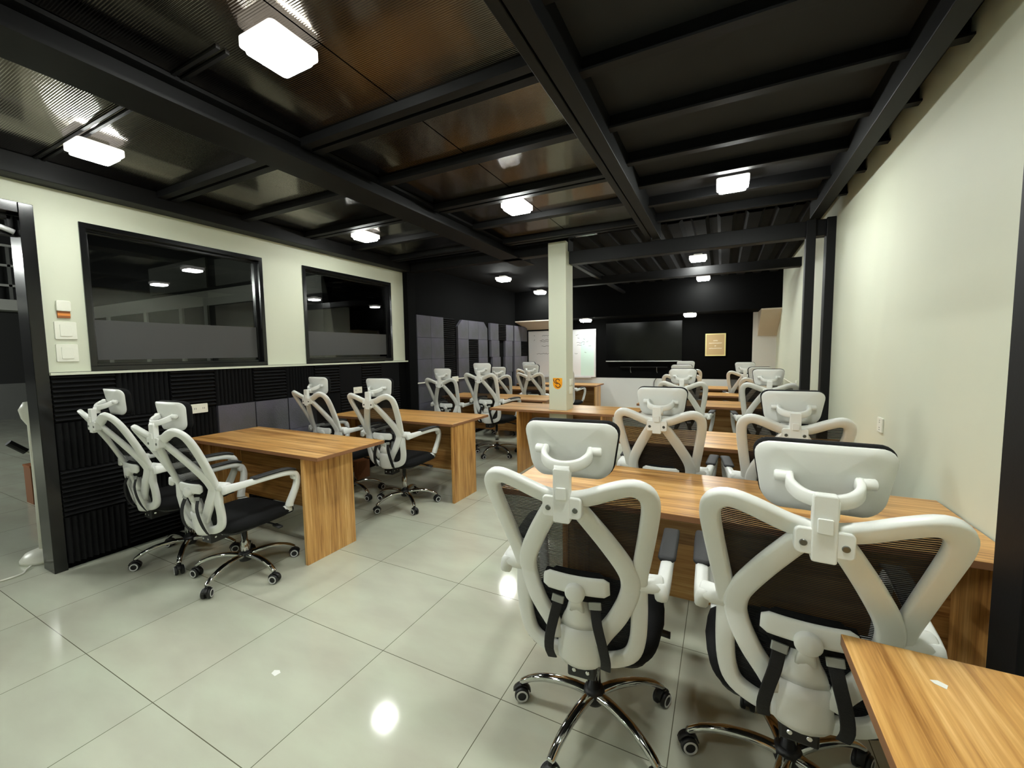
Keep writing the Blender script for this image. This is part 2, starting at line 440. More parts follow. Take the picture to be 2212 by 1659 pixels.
# ------------------------------------------------------------------ windows and door
def window(n, y0, y1, z0, z1, fz0, fz1):
    t = bpy.data.objects.new('window_%d' % n, None); COL.objects.link(t); t['kind'] = 'structure'; t.location = (XL, y0, z0)
    W, H = y1-y0, z1-z0; f = .034
    bm = bmesh.new()
    for a in ((0, W, 0, f), (0, W, H-f, H), (0, f, f, H-f), (W-f, W, f, H-f)): bx(bm, -.10, .012, a[0], a[1], a[2], a[3])
    g = .020
    for a in ((f, W-f, f, f+g), (f, W-f, H-f-g, H-f), (f, f+g, f+g, H-f-g), (W-f-g, W-f, f+g, H-f-g)): bx(bm, -.075, -.035, a[0], a[1], a[2], a[3])
    link('window_frame', bm, 'black_gloss', t, .002)
    box('glass_pane', 'glass', (-.058, -.054, f+g, W-f-g, f+g, H-f-g), t)
    box('frosted_film', 'frost', (-.0535, -.0530, f+g, W-f-g, fz0-z0, fz1-z0), t)
window(1, 1.237, 2.482, 1.315, 2.320, 1.39, 1.672)
window(2, 2.901, 4.180, 1.322, 2.328, 1.40, 1.660)
t = bpy.data.objects.new('door_1', None); COL.objects.link(t); t['kind'] = 'structure'; t.location = (XL, 0, 0)
bm = bmesh.new()
bx(bm, -.15, .03, .965, 1.03, 0, 2.36); bx(bm, -.15, .03, -.25, -.185, 0, 2.36); bx(bm, -.15, .03, -.185, .965, 2.295, 2.36)
link('door_frame', bm, 'black_gloss', t, .003)
bm = bmesh.new()
bx(bm, -.10, -.06, .935, .965, 2.19, 2.29); bx(bm, -.10, -.06, -.185, .955, 2.265, 2.29); bx(bm, -.10, -.06, -.185, .965, 2.165, 2.19)
link('transom_frame', bm, 'black_gloss', t, .002)
box('transom_glass', 'glass', (-.083, -.079, -.185, .935, 2.19, 2.265), t)
bm = bmesh.new(); tube(bm, [(-.03, -.18, 2.215), (-.03, .90, 2.205), (-.03, .955, 2.185)], .016, 12); link('door_closer', bm, 'alu', t, smooth=True)

# ------------------------------------------------------------------ the hall outside
HX = -15.0
bm = bmesh.new(); bx(bm, HX-.1, HX, YF, 4.6, 0, .84); o = link('wall_hall_lower', bm, 'hall_wall'); o['kind'] = 'structure'
struct('wall_hall_upper', 'hall_dark', (HX-.1, HX, YF, 4.6, .84, 5))
struct('wall_hall_gallery', 'hall_band', (HX, HX+.5, YF, 4.6, 2.53, 2.77))
struct('ceiling_hall', 'black_deck', (HX-.1, T, YF, 8.7, 5, 5.1))
struct('wall_hall_front', 'hall_dark', (HX-.1, T, YF-.2, YF-.1, 0, 5))
# glazed office block in the hall
YO, XO = 4.52, -5.6
bm = bmesh.new(); bx(bm, HX, XO, YO, YO+.1, 2.38, 2.66); bx(bm, XO-.1, XO, YO+.1, 8.7, 2.43, 2.66)
o = link('wall_office_fascia', bm, 'hall_band'); o['kind'] = 'structure'
bm = bmesh.new(); bx(bm, HX, XO-.03, YO+.03, YO+.1, 0, 2.38); bx(bm, XO-.1, XO-.03, YO+.1, 8.7, 0, 2.43)
bx(bm, HX, XO-.03, YO+.03, YO+.1, 2.66, 5); bx(bm, XO-.1, XO-.03, YO+.1, 8.7, 2.66, 5)
o = link('wall_office', bm, 'hall_dark'); o['kind'] = 'structure'
bm = bmesh.new()
for xx in (-8.85, -9.75, -11.2, -13.0, -7.2): bx(bm, xx-.06, xx+.06, YO-.01, YO+.05, 0, 2.38)
for yy in (5.08, 6.4, 7.8): bx(bm, XO-.02, XO+.02, yy-.05, yy+.05, 0, 2.43)
o = link('trim_2', bm, 'hall_band'); o['kind'] = 'structure'
bm = bmesh.new()
bx(bm, -10.9, -8.75, YO-.01, YO+.06, 2.72, 3.28); bx(bm, -8.45, -7.2, YO-.01, YO+.06, 2.72, 3.2)
o = link('trim_3', bm, 'hall_wall'); o['kind'] = 'structure'
t = thing('gallery_railing', 'dark metal railing on the gallery far beyond the open doorway', 'railing', (HX+.4, 0, 2.77))
bm = bmesh.new()
for zz in (.3, .75, 1.2): bx(bm, -.02, .02, YF, 4.5, zz, zz+.05)
link('rail', bm, 'hall_band', t)
bm = bmesh.new()
for k in range(24): bx(bm, -.02, .02, YF+.3*k, YF+.3*k+.05, 0, 1.2)
link('baluster_row', bm, 'hall_wall', t)
t = thing('added_tube_light', 'long tube lamp added to light the dark hall, beyond the edge of the picture', 'lamp', (-9.0, -1.2, 2.84))  # unseen lamp, put in to brighten the hall
bm = bmesh.new(); tube(bm, [(0, -.65, 0), (0, .65, 0)], .028); link('tube', bm, 'tube', t)
box('fitting', 'plate_white', (-.03, .03, -.68, .68, .03, .07), t)
bm = bmesh.new()
for yy in (-.5, .5): tube(bm, [(0, yy, .07), (0, yy, 2.14)], .006, 6)
link('suspension_cord', bm, 'black_plastic', t)
t = thing('pole_stand', 'white pole stand with rounded foot just outside the black door frame', 'stand', (-4.24, 1.03, 0))
bm = bmesh.new(); lathe(bm, [(0, 0), (.125, 0), (.125, .02), (.10, .055), (.05, .075), (.022, .08), (0, .08)], 24); link('foot', bm, 'plate_white', t, smooth=True)
bm = bmesh.new(); lathe(bm, [(0, .07), (.03, .07), (.026, .5), (.026, .95), (.05, 1.0), (.06, 1.06), (.035, 1.11), (0, 1.115)], 18); link('pole', bm, 'plate_white', t, smooth=True)
bm = bmesh.new(); tube(bm, smoothpath([(-4.13, .93, .012), (-4.10, .90, .006), (-4.05, .87, .006), (-4.04, .80, .006), (-4.05, .72, .006)]), .006, 8)
tag(link('power_cord', bm, 'plate_white', smooth=True), 'white cord lying on the floor in the doorway', 'cord')
t = thing('storage_box', 'small brown box on the hall floor seen through the doorway', 'box', (-6.0, 1.45, 0))
box('carton', 'cardboard', (-.09, .09, -.06, .06, 0, .36), t); box('lid', 'brown_card', (-.094, .094, -.064, .064, .36, .38), t)
t = thing('dust_mop', 'black-gripped mop propped on the brown box in the hall', 'mop', (-6, 1.45, .42))
bm = bmesh.new(); tube(bm, [(0, .04, .005), (0, -.057, .095)], .010, 8); link('handle', bm, 'plate_white', t)
bm = bmesh.new(); tube(bm, [(0, -.055, .093), (0, -.16, .20)], .030, 10); link('grip', bm, 'black_plastic', t)

# ------------------------------------------------------------------ ceiling lamps
def lamp(x, y, z, label, stem_to=None):
    t = thing('ceiling_light', label, 'lamp', (x, y, z), 0, 'square ceiling lights')
    h = .055
    bm = bmesh.new(); prism(bm, rrect(.102, .102, .02), .020, h); link('housing', bm, 'lit_side', t, .003)
    bm = bmesh.new(); prism(bm, rrect(.086, .086, .018), 0, .0205); link('diffuser', bm, 'lit_dim' if (x < -3 and y < 4) or z < 2.2 else 'lit', t, .003)
    if stem_to: box('backplate', 'plate_white', (-.05, .05, -.05, .05, h, stem_to-z), t)
    return t
for a in ((-1.553, 1.115, 2.545, 'large square lamp overhead, nearest the camera among the shiny sheets', 2.62),
          (-3.217, 1.125, 2.545, 'square lamp above the wall beside the doorway', 2.62),
          (-3.205, 3.13, 2.545, 'square lamp above the second window', 2.62),
          (-1.513, 3.118, 2.545, 'square lamp in front of the cream column', 2.62),
          (.040, 3.40, 2.53, 'square lamp alone on the black joists beside the plain cream wall', 2.60),
          (-3.14, 5.94, 2.54, 'square lamp over the dark foam wall, beyond the windows', 2.62),
          (-3.21, 7.60, 2.54, 'square lamp half hidden behind the cream column', 2.62),
          (-.302, 5.92, 2.54, 'square lamp past the cross beam, nearer of the close pair', 2.62),
          (-.303, 7.60, 2.54, 'square lamp past the cross beam, farther of the close pair', 2.62),
          (-2.41, 7.99, 1.980, 'square lamp under the low bulkhead above the whiteboard', 2.05),
          (-.517, 7.93, 1.982, 'square lamp under the low bulkhead above the black screen', 2.05),
          (.040, .75, 2.53, 'square lamp over the near chairs, above the top of the picture', 2.60),
          (-1.54, -.90, 2.545, 'square lamp behind the camera', 2.62),
          (-3.21, -.90, 2.545, 'square lamp behind the camera on the doorway side', 2.62)):
    lamp(*a)

# ------------------------------------------------------------------ acoustic foam
S = .3155
def foam_wedge(vertical):
    bm = bmesh.new(); n = 10; s = S-.004; p = s/n
    prof = [(0, 0), (0, .018)]
    for k in range(n): prof += [((k+.5)*p, .048), ((k+1)*p, .018)]
    prof += [(s, 0)]
    if vertical: prism(bm, prof, 0, s, lambda a, b, c: (b, a, c))
    else: prism(bm, prof, 0, s, lambda a, b, c: (b, c, a))
    return bm
def me_of(bm, name, m):
    o = link(name, bm, m); me = o.data; bpy.data.objects.remove(o); return me
FW = [me_of(foam_wedge(v), 'foam_panel', 'foam_black') for v in (0, 1)]
def foam_flat(cut=0):
    bm = bmesh.new(); s = S-.004
    poly = {0: [(0, 0), (s, 0), (s, s), (0, s)], 1: [(0, 0), (s, 0), (s, s), (.12, s), (0, s-.11)], 2: [(0, 0), (s, 0), (s, s-.11), (s-.12, s), (0, s)]}[cut]
    prism(bm, poly, 0, .045, lambda a, b, c: (c, a, b)); return bm
FG = [me_of(foam_flat(c), 'foam_tile', 'foam_grey') for c in (0, 1, 2)]
def foam(me, y, z, label, group):
    grey = me in FG
    o = bpy.data.objects.new('acoustic_foam', me); COL.objects.link(o); o.location = (XL, y, z)
    tag(o, label, 'acoustic foam', group)
ordw = ['first', 'second', 'third', 'fourth', 'fifth', 'sixth', 'seventh', 'eighth', 'ninth', 'tenth', 'eleventh', 'twelfth']
y = 1.035; cols = 0
rows_z = (.985, .67, .355, .04)
rown = ('top', 'second', 'third', 'bottom')
while y+S < YE+.02 and cols < 11:
    for r, z in enumerate(rows_z):
        yy = y+.3225*0
        grey = (r == 1 and 3 <= cols <= 5) or (r == 2 and cols in (4, 5))
        v = (cols+r) % 2
        if grey: foam(FG[0], yy, z, 'flat grey foam tile below the windows, %s row, %s column from the doorway' % (rown[r], ordw[cols]), 'grey foam tiles under the windows')
        else: foam(FW[v], yy, z, 'black %s-ridged foam below the windows, %s row, %s column from the doorway' % (('level', 'upright')[v], rown[r], ordw[cols]), 'black foam panels under the windows')
    y += .3225; cols += 1
# letter wall: grey tiles spell LOVE on black ridged panels
rz = [1.640-.3155*k for k in range(6)]
letters = {}
def L(y, rws, cut=None, letter='L'):
    for r in rws: letters.setdefault(letter, []).append((y, r, (cut or {}).get(r, 0)))
L(4.63, range(6)); L(4.945, range(6)); L(5.26, (5,))
L(5.65, range(6), {0: 1}, 'O'); L(5.966, (0, 5), None, 'O'); L(6.282, range(6), {0: 2}, 'O')
for r, yv in enumerate((6.71, 6.735, 6.775, 6.83, 6.88, 6.94)): L(yv, (r,), None, 'V')
for r, yv in enumerate((7.335, 7.30, 7.285, 7.255, 7.205, 7.255)): L(yv, (r,), None, 'V')
L(7.70, range(6), None, 'E'); L(8.016, (0, 2, 5), None, 'E')
rw = ('top', 'second', 'third', 'fourth', 'fifth', 'lowest')
for k, lst in letters.items():
    for i, (yy, r, c) in enumerate(lst):
        st = sorted(set(a for a, _, _ in lst)) ; cpos = [a for a, rr, _ in sorted(lst) if rr == r].index(yy)
        foam(FG[c], yy, rz[r], 'grey foam tile of the wall letter %s, %s row, %s in that row' % (k, rw[r], ordw[cpos]), 'grey foam tiles spelling a word')
for r in range(6):
    occ = [a for lst in letters.values() for a, rr, _ in lst if rr == r]
    y = 4.60; n = 0
    free = []
    # fill the gaps between letters with ridged panels
    marks = sorted(occ)+[YB]
    prev = 4.63
    for m_ in marks:
        while m_-prev > S-.03:
            free.append(prev); prev += S
        prev = max(prev, m_+S)
    for n, yy in enumerate(free):
        if yy+S > YB: continue
        foam(FW[0], yy, rz[r], 'black ridged foam between the wall letters, %s row, %s along it' % (rw[r], ordw[min(n, 11)]), 'black foam panels behind the word')

# ------------------------------------------------------------------ desks
def desk(label, x0, x1, y0, y1, pl, pr, mod, top=.75, notch=None, mz=.2, pdepth=None):
    t = thing('office_desk', label, 'desk', (x0, y0, 0), 0, 'wood-laminate desks in rows')
    W, D = x1-x0, y1-y0; th = .025
    bm = bmesh.new()
    if notch:
        a, b, c, d = notch[0]-x0, notch[1]-x0, notch[2]-y0, notch[3]-y0
        bx(bm, 0, a, 0, D, top-th, top); bx(bm, b, W, 0, D, top-th, top); bx(bm, a, b, 0, c, top-th, top); bx(bm, a, b, d, D, top-th, top)
    else: bx(bm, 0, W, 0, D, top-th, top)
    o = link('tabletop', bm, 'wood_x', t, 0 if notch else .002)
    o.data.materials.append(M['wood_edge'])
    for p in o.data.polygons:
        if abs(p.normal.z) < .5: p.material_index = 1
    pd = pdepth or D-.17
    for xx in (pl, pr):
        if xx is not None: box('side_panel', 'wood_z', (xx-x0, xx-x0+.025, .012, pd, 0, top-th), t, .0015)
    if mod: box('modesty_panel', 'wood_shaded', (pl-x0+.025 if pl is not None else .02, pr-x0, mod-y0, mod-y0+.018, mz, top-th), t)
    return t
desk('wood-laminate desk nearest the doorway, end on to the windowed wall', -3.83, -2.28, 1.745, 2.335, -3.78, -2.462, 2.12, pdepth=.42)
desk('wood-laminate desk under the second window, one row behind the doorway desk', -3.83, -2.195, 3.105, 3.765, -3.78, -2.225, 3.46, pdepth=.40)
desk('wood-laminate desk at the foot of the letter L and O, before the column', -3.83, -2.10, 5.15, 5.76, -3.78, -2.16, 5.6)
desk('wood-laminate desk two rows before the whiteboard, by the letter V', -3.83, -2.40, 6.62, 7.2, -3.78, -2.44, 7.05)
desk('wood-laminate desk standing right under the whiteboard', -3.83, -2.135, 7.76, 8.34, -3.78, -2.18, 8.2)
desk('wood-laminate desk whose top is notched around the cream column', -2.45, -.78, 4.23, 4.84, -2.10, -1.12, 4.62, notch=(-1.742, -1.528, 4.345, 4.585))
desk('wood-laminate desk in front of the two strapped chairs, against the plain cream wall', -.945, .822, 1.715, 2.335, -.63, .79, 2.08)
desk('wood-laminate desk second from the camera along the plain cream wall', -.965, .822, 3.02, 3.63, -.63, .79, 3.4)
desk('wood-laminate desk third from the camera along the plain cream wall', -.93, .822, 5.22, 5.86, -.6, .79, 5.6)
desk('wood-laminate desk fourth from the camera along the plain cream wall', -.93, .822, 6.50, 7.00, -.6, .79, 6.85)
desk('wood-laminate desk before the black screen, farthest along the plain cream wall', -.93, .822, 7.62, 8.25, -.6, .79, 8.05)
# narrow table in the near corner of the picture, grain running away from the viewer
t = thing('side_table', 'narrow wood-laminate table cropped by the photo beside the near black post', 'table', (.243, -.35, 0))
bm = bmesh.new(); bx(bm, 0, .278, 0, 1.435, .755, .78)
o = link('tabletop', bm, 'wood_y', t, .002); o.data.materials.append(M['wood_edge'])
for p in o.data.polygons:
    if abs(p.normal.z) < .5: p.material_index = 1
box('side_panel', 'wood_z', (.085, .105, .03, 1.36, 0, .755), t); box('side_panel', 'wood_z', (.25, .27, .03, 1.40, 0, .755), t)
bm = bmesh.new(); prism(bm, [(0, 0), (.014, -.008), (.02, .004), (.008, .012), (-.004, .008)], 0, .0006)
o = link('paper_scrap', bm, 'paper'); o.location = (.362, .99, .7802); tag(o, 'tiny pale paper scrap on the near corner table', 'paper')
bm = bmesh.new(); prism(bm, [(0, 0), (.03, -.004), (.034, .02), (.016, .028), (-.006, .018)], 0, .0008)
o = link('paper_scrap', bm, 'paper'); o.location = (-1.75, 1.055, .0002); tag(o, 'white paper scrap on the bare floor tiles', 'paper')

# ------------------------------------------------------------------ office chair (sits facing +Y, hub at the origin)
def yb(x, z):
    """depth of the back shell at a point of its face"""
    k = max(0, z-.70)
    return -.268-.42*k-.28*k*k+.16*max(0, .62-z)+.55*x*x
def nb(x, z):
    e = .002
    a = Vector((1, (yb(x+e, z)-yb(x-e, z))/(2*e), 0)); b = Vector((0, (yb(x, z+e)-yb(x, z-e))/(2*e), 1))
    return -(b.cross(a)).normalized() if (b.cross(a)).y > 0 else (b.cross(a)).normalized()
def onb(pts): return [Vector((x, yb(x, z), z)) for x, z in pts]
def sp2(pts, n=5, closed=False): return [(p.x, p.z) for p in smoothpath([(x, 0, z) for x, z in pts], n, closed)]
HALFLOOP = [(0, 1.010), (.06, 1.020), (.13, 1.050), (.178, 1.062), (.209, 1.044), (.218, 1.005), (.211, .935), (.195, .83), (.182, .75), (.180, .70), (.181, .62),
            (.176, .535), (.158, .478), (.115, .450), (.06, .440), (0, .437)]
LOOP = HALFLOOP+[(-x, z) for x, z in HALFLOOP[-2:0:-1]]

def make_chair(label):
    t = thing('office_chair', label, 'chair', (0, 0, 0), 0, 'white-framed mesh office chairs')
    # five-star base
    for k in range(5):
        a = 2*PI*k/5; d = Vector((math.cos(a), math.sin(a), 0))
        path = smoothpath([d*.02+Vector((0, 0, .118)), d*.09+Vector((0, 0, .128)), d*.18+Vector((0, 0, .122)), d*.25+Vector((0, 0, .100)), d*.292+Vector((0, 0, .072))], 4)
        n = len(path)
        bm = bmesh.new(); sweep(bm, path, Vector((0, 0, 1)), [.021-.008*i/n for i in range(n)], [.014-.003*i/n for i in range(n)], seg=12, pw=.75)
        link('base_leg', bm, 'chrome', t, smooth=True)
        c = d*.292; tw = a+PI/2+.5*math.sin(3.1*k+1)
        ax = Vector((math.cos(tw), math.sin(tw), 0)); fwd = Vector((-ax.y, ax.x, 0))
        bm = bmesh.new()
        for s in (-1, 1): lathe(bm, [(0, 0), (.024, 0), (.029, .004), (.029, .015), (.025, .019), (0, .019)], 20, axis_mtx(c+Vector((0, 0, .0295))+ax*(.006*s), ax*s))
        cyl(bm, c+Vector((0, 0, .05)), (0, 0, 1), .008, .03, 10)
        hood = [c+Vector((0, 0, .0295))+fwd*(.034*math.cos(q))+Vector((0, 0, .034*math.sin(q))) for q in [PI*(.05+.12*i) for i in range(8)]]
        sweep(bm, hood, ax.cross(Vector((0, 0, 1))) if False else [((h-(c+Vector((0, 0, .0295)))).normalized()) for h in hood], .013, .003, seg=8, pw=.6)
        w_ = link('caster', bm, 'black_plastic', t, smooth=True)
        bm = bmesh.new()
        for s in (-1, 1): lathe(bm, [(.017, .0005), (.017, .002), (.0235, .002), (.0235, .0005), (.017, .0005)], 20, axis_mtx(c+Vector((0, 0, .0295))+ax*(.0255*s), ax*s))
        link('wheel_ring', bm, 'ring', w_)
    bm = bmesh.new(); lathe(bm, [(0, .085), (.034, .085), (.040, .10), (.040, .13), (.032, .145), (0, .145)], 20); link('base_hub', bm, 'black_plastic', t, smooth=True)
    bm = bmesh.new(); lathe(bm, [(0, .14), (.026, .14), (.0245, .26), (.018, .265), (.018, .385), (0, .385)], 20); link('gas_lift', bm, 'chrome', t, smooth=True)
    # mechanism under the seat
    bm = bmesh.new(); bx(bm, -.075, .075, -.13, .13, .375, .405); bx(bm, -.045, .045, -.225, -.12, .345, .41); bx(bm, -.10, .10, -.02, .02, .395, .412)
    mc = link('tilt_mechanism', bm, 'black_plastic', t, .006)
    bm = bmesh.new()
    for sx in (-.022, .022): cyl(bm, (sx, -.224, .372), (0, -1, 0), .007, .006, 10)
    for sy in (-.20, -.16):
        for s in (-1, 1): cyl(bm, (.0445*s, sy, .38), (s, 0, 0), .007, .005, 10)
    link('bolt', bm, 'chrome', mc)
    bm = bmesh.new(); tube(bm, smoothpath([(.07, .05, .385), (.17, .06, .38), (.22, .06, .375)]), .006, 8); sweep(bm, [(.21, .06, .376), (.265, .06, .368)], Vector((0, 0, 1)), .016, .006)
    link('height_lever', bm, 'black_plastic', t, smooth=True)
    # seat
    bm = bmesh.new(); n = 40; rings = []
    for q, (inset, z) in enumerate(((.03, .412), (.004, .422), (0, .44), (.004, .455), (.02, .468), (.06, .476), (.15, .472))):
        r = []
        for k in range(n):
            a = 2*PI*k/n; c, s = math.cos(a), math.sin(a)
            xx = (.245-inset)*math.copysign(abs(c)**.45, c); yy = (.235-inset)*math.copysign(abs(s)**.5, s)
            xx *= 1-.10*max(0, -yy/.235)
            dz = -.022*max(0, (yy-.12)/.115)**2 if yy > .12 else 0
            r.append(bm.verts.new((xx, yy+.005, z+dz)))
        rings.append(r)
    for A, B in zip(rings, rings[1:]):
        for k in range(n): bm.faces.new((A[k], A[(k+1) % n], B[(k+1) % n], B[k]))
    bm.faces.new(rings[0][::-1]); bm.faces.new(rings[-1])
    seat = link('seat', bm, 'fabric', t, smooth=True)
    bm = bmesh.new(); prism(bm, [(x*.9, y*.9) for x, y in rrect(.22, .22, .07)], .402, .414); link('seat_pan', bm, 'black_plastic', seat)
    # white back frame: outer loop, crossing ribs, lower plate in one moulding
    bm = bmesh.new()
    lp = sp2(LOOP, 4, True)
    sweep(bm, onb(lp), [nb(x, z) for x, z in lp], .0245, .0135, True, 12, .55)
    for s in (-1, 1):
        rib = sp2([(.030*s, .992), (.062*s, .940), (.106*s, .862), (.146*s, .780), (.158*s, .725), (.150*s, .672), (.118*s, .602), (.082*s, .545), (.058*s, .50)], 4)
        P = [Vector((x, yb(x, z)-.006, z)) for x, z in rib]; n = len(P)
        sweep(bm, P, [nb(x, z) for x, z in rib], [.025+.004*math.sin(PI*i/n) for i in range(n)], .0125, False, 12, .55)
    def patch(rows, off, th):
        F, B = [], []
        for z, hw in rows:
            F.append([bm.verts.new((hw*u, yb(hw*u, z)-off+.016*u*u, z)) for u in (-1, -.8, -.4, 0, .4, .8, 1)])
            B.append([bm.verts.new((hw*u, yb(hw*u, z)-off+th+.010*u*u, z)) for u in (-1, -.8, -.4, 0, .4, .8, 1)])
        R = len(rows)
        for i in range(R-1):
            for j in range(6):
                bm.faces.new((F[i][j], F[i][j+1], F[i+1][j+1], F[i+1][j])); bm.faces.new((B[i][j], B[i+1][j], B[i+1][j+1], B[i][j+1]))
            bm.faces.new((F[i][0], F[i+1][0], B[i+1][0], B[i][0])); bm.faces.new((F[i][6], B[i][6], B[i+1][6], F[i+1][6]))
        for j in range(6):
            bm.faces.new((F[0][j], B[0][j], B[0][j+1], F[0][j+1])); bm.faces.new((F[R-1][j], F[R-1][j+1], B[R-1][j+1], B[R-1][j]))
    patch([(.660, .020), (.635, .026), (.60, .036), (.572, .050), (.545, .056)], .022, .030)
    patch([(.546, .058), (.50, .064), (.455, .068), (.425, .066), (.408, .050)], .030, .040)
    fr = link('back_frame', bm, 'white_plastic', t, smooth=True)
    # mesh stretched over the front of the frame
    bm = bmesh.new(); zz = [1.054-.0205*i for i in range(30)]; rows = []
    hl = sp2(HALFLOOP, 8)
    def half_w(z):
        c = [abs(x) for (x, a), (x2, b) in zip(hl, hl[1:]) if (a-z)*(b-z) <= 0]
        return max(c) if c else .1
    for z in zz:
        hw = half_w(z)-.004; top = 1 if z < .98 else 0
        rows.append((z, hw))
    G = []
    for z, hw in rows:
        lo = 0
        G.append([bm.verts.new((hw*u/6, yb(hw*u/6, min(z, 1.008+.26*max(0, abs(hw*u/6)-.03)))+.017, min(z, 1.008+.26*max(0, abs(hw*u/6)-.03)))) for u in range(-6, 7)])
    for i in range(len(G)-1):
        for j in range(12):
            if (G[i][j].co-G[i+1][j].co).length > 1e-4 or (G[i][j+1].co-G[i+1][j+1].co).length > 1e-4:
                bm.faces.new((G[i][j], G[i][j+1], G[i+1][j+1], G[i+1][j]))
    link('mesh_back', bm, 'mesh', t, smooth=True)
    # lumbar support
    bm = bmesh.new()
    lum = [Vector((x, -.296+.9*x*x, .700+.25*x*x)) for x in [-.100+.01667*i for i in range(13)]]
    sweep(bm, lum, Vector((0, 1, 0)), [.029 if 0 < i < 12 else .018 for i in range(13)], .007, seg=12, pw=.6)
    cyl(bm, (0, -.276, .682), (0, -1, -.05), .030, .042, 20, .006)
    sweep(bm, [(0, -.295, .68), (0, -.290, .65), (0, -.275, .61)], Vector((0, 1, 0)), [.020, .018, .024], .010)
    lu = link('lumbar_support', bm, 'white_plastic', t, smooth=True)
    bm = bmesh.new(); lc = [p+Vector((0, .021, -.012)) for p in lum]
    sweep(bm, lc, Vector((0, 1, 0)), [.048 if 1 < i < 11 else .034 for i in range(13)], .013, seg=12, pw=.6); link('lumbar_cushion', bm, 'fabric', lu, smooth=True)
    for s in (-1, 1):
        bm = bmesh.new()
        pth = smoothpath([(.056*s, -.286, .640), (.066*s, -.302, .59), (.080*s, -.300, .53), (.088*s, -.285, .47), (.084*s, -.262, .425)], 3)
        sweep(bm, pth, Vector((0, 1, 0)), .0155, .0022, seg=8)
        st = link('strap', bm, 'strap', t)
        bm = bmesh.new(); sweep(bm, [(.0555*s, -.288, .652), (.0585*s, -.2925, .632)], Vector((0, 1, 0)), .019, .004, seg=8); link('buckle', bm, 'buckle', st)
    # headrest: bracket, handle, plate and cushion
    yt = yb(0, 1.0)
    br = None
    bm = bmesh.new()
    prism(bm, rrect(.052, .028, .010), 0, .032, lambda a, b, c: (a, yt-.014-c+.01, .996+b))
    prism(bm, rrect(.0225, .072, .006), 0, .026, lambda a, b, c: (a, yt-.012-c, 1.026+b))
    br = link('headrest_bracket', bm, 'white_plastic', t, .003)
    bm = bmesh.new(); prism(bm, rrect(.0135, .016, .003), 0, .006, lambda a, b, c: (a, yt-.038-c, 1.034+b)); link('release_button', bm, 'white_plastic', br, .0015)
    bm = bmesh.new()
    for s in (-1, 1): cyl(bm, (.036*s, yt-.035, .992), (0, -1, 0), .0075, .003, 14)
    link('bracket_bolt', bm, 'bolt', br)
    hd = None
    yh = yt+.045; zh = 1.128; tilt = .16
    def hp(u, v, d):
        """point on the headrest: u across, v up, d toward the sitter"""
        w_ = d+1.55*u*u
        return (u, yh+w_*math.cos(tilt)-v*math.sin(tilt)*1.0, zh+v*math.cos(tilt)+w_*math.sin(tilt)*.4)
    def shell(poly, d0, d1, edge, gridn=10):
        bm = bmesh.new()
        # concentric rings from outline to centre on both faces
        n = len(poly); facs = (1, .985, .9, .6, .3)
        def ring(f, d): return [bm.verts.new(hp(x*f, y*f, d)) for x, y in poly]
        A = [ring(1-edge, d0)]+[ring(f*(1-edge), d0) for f in (.8, .5, .2)]
        B = [ring(1-edge, d1)]+[ring(f*(1-edge), d1) for f in (.8, .5, .2)]
        Mi = [ring(1, d0+(d1-d0)*.35), ring(1, d0+(d1-d0)*.7)]
        seq = A[::-1]+Mi+B
        for P, Q in zip(seq, seq[1:]):
            for k in range(n): bm.faces.new((P[k], P[(k+1) % n], Q[(k+1) % n], Q[k]))
        bm.faces.new(seq[0][::-1]); bm.faces.new(seq[-1]); return bm
    outline = [(x*(1+.10*(y/.080)), y) for x, y in rrect(.124, .080, .040, 6)]
    hd = link('headrest', shell(outline, -.006, .004, .02), 'white_plastic', t, smooth=True)
    link('headrest_cushion', shell([(x*1.02, y*1.04) for x, y in outline], .005, .036, .05), 'fabric', hd, smooth=True)
    bm = bmesh.new()
    U = smoothpath([hp(-.062, .004, -.010), (-.060, yt+.010, zh-.010), (-.038, yt-.014, zh-.022), (0, yt-.026, zh-.026), (.038, yt-.014, zh-.022), (.060, yt+.010, zh-.010), hp(.062, .004, -.010)], 4)
    sweep(bm, U, Vector((0, 0, 1)), .0085, .0155, seg=12, pw=.55)
    sweep(bm, [(0, yt-.024, zh-.06), (0, yt-.024, zh-.022)], Vector((0, 1, 0)), .0215, .0125)
    for s in (-1, 1): cyl(bm, hp(.056*s, .004, -.016), (s, .12, .02), .0125, .036, 14, .003)
    link('headrest_handle', bm, 'white_plastic', hd, smooth=True)
    # armrests
    for s in (-1, 1):
        bm = bmesh.new()
        cyl(bm, (.172*s, -.245, .715), (s, .15, 0), .027, .075, 18, .006)
        arm = smoothpath([(.240*s, -.262, .704), (.247*s, -.20, .705), (.254*s, -.08, .707), (.262*s, .04, .707), (.266*s, .125, .702), (.266*s, .178, .682), (.262*s, .196, .64),
                          (.256*s, .190, .59), (.248*s, .172, .54), (.240*s, .155, .497), (.236*s, .150, .472)], 4)
        n = len(arm)
        ups = [Vector((s, 0, .12)).normalized()]*n
        wd = [.027-.009*min(1, i/8) if i < 8 else .018+.006*max(0, (i-n*.6)/(n*.4)) for i in range(n)]
        sweep(bm, arm, ups, wd, .019, seg=12, pw=.55)
        cyl(bm, (.247*s, .178, .668), (s, 0, 0), .024, .028, 18, .005)
        bx(bm, min(.20*s, .236*s), max(.20*s, .236*s), .125, .172, .432, .470)
        a_ = link('armrest', bm, 'white_plastic', t, smooth=True)
        bm = bmesh.new()
        pad = smoothpath([(.251*s, -.10, .726), (.256*s, -.02, .729), (.262*s, .08, .730), (.264*s, .145, .724), (.264*s, .178, .710)], 4); n = len(pad)
        sweep(bm, pad, Vector((0, 0, 1)), [.028*(.7 if i in (0, n-1) else 1) for i in range(n)], .008, seg=12, pw=.6)
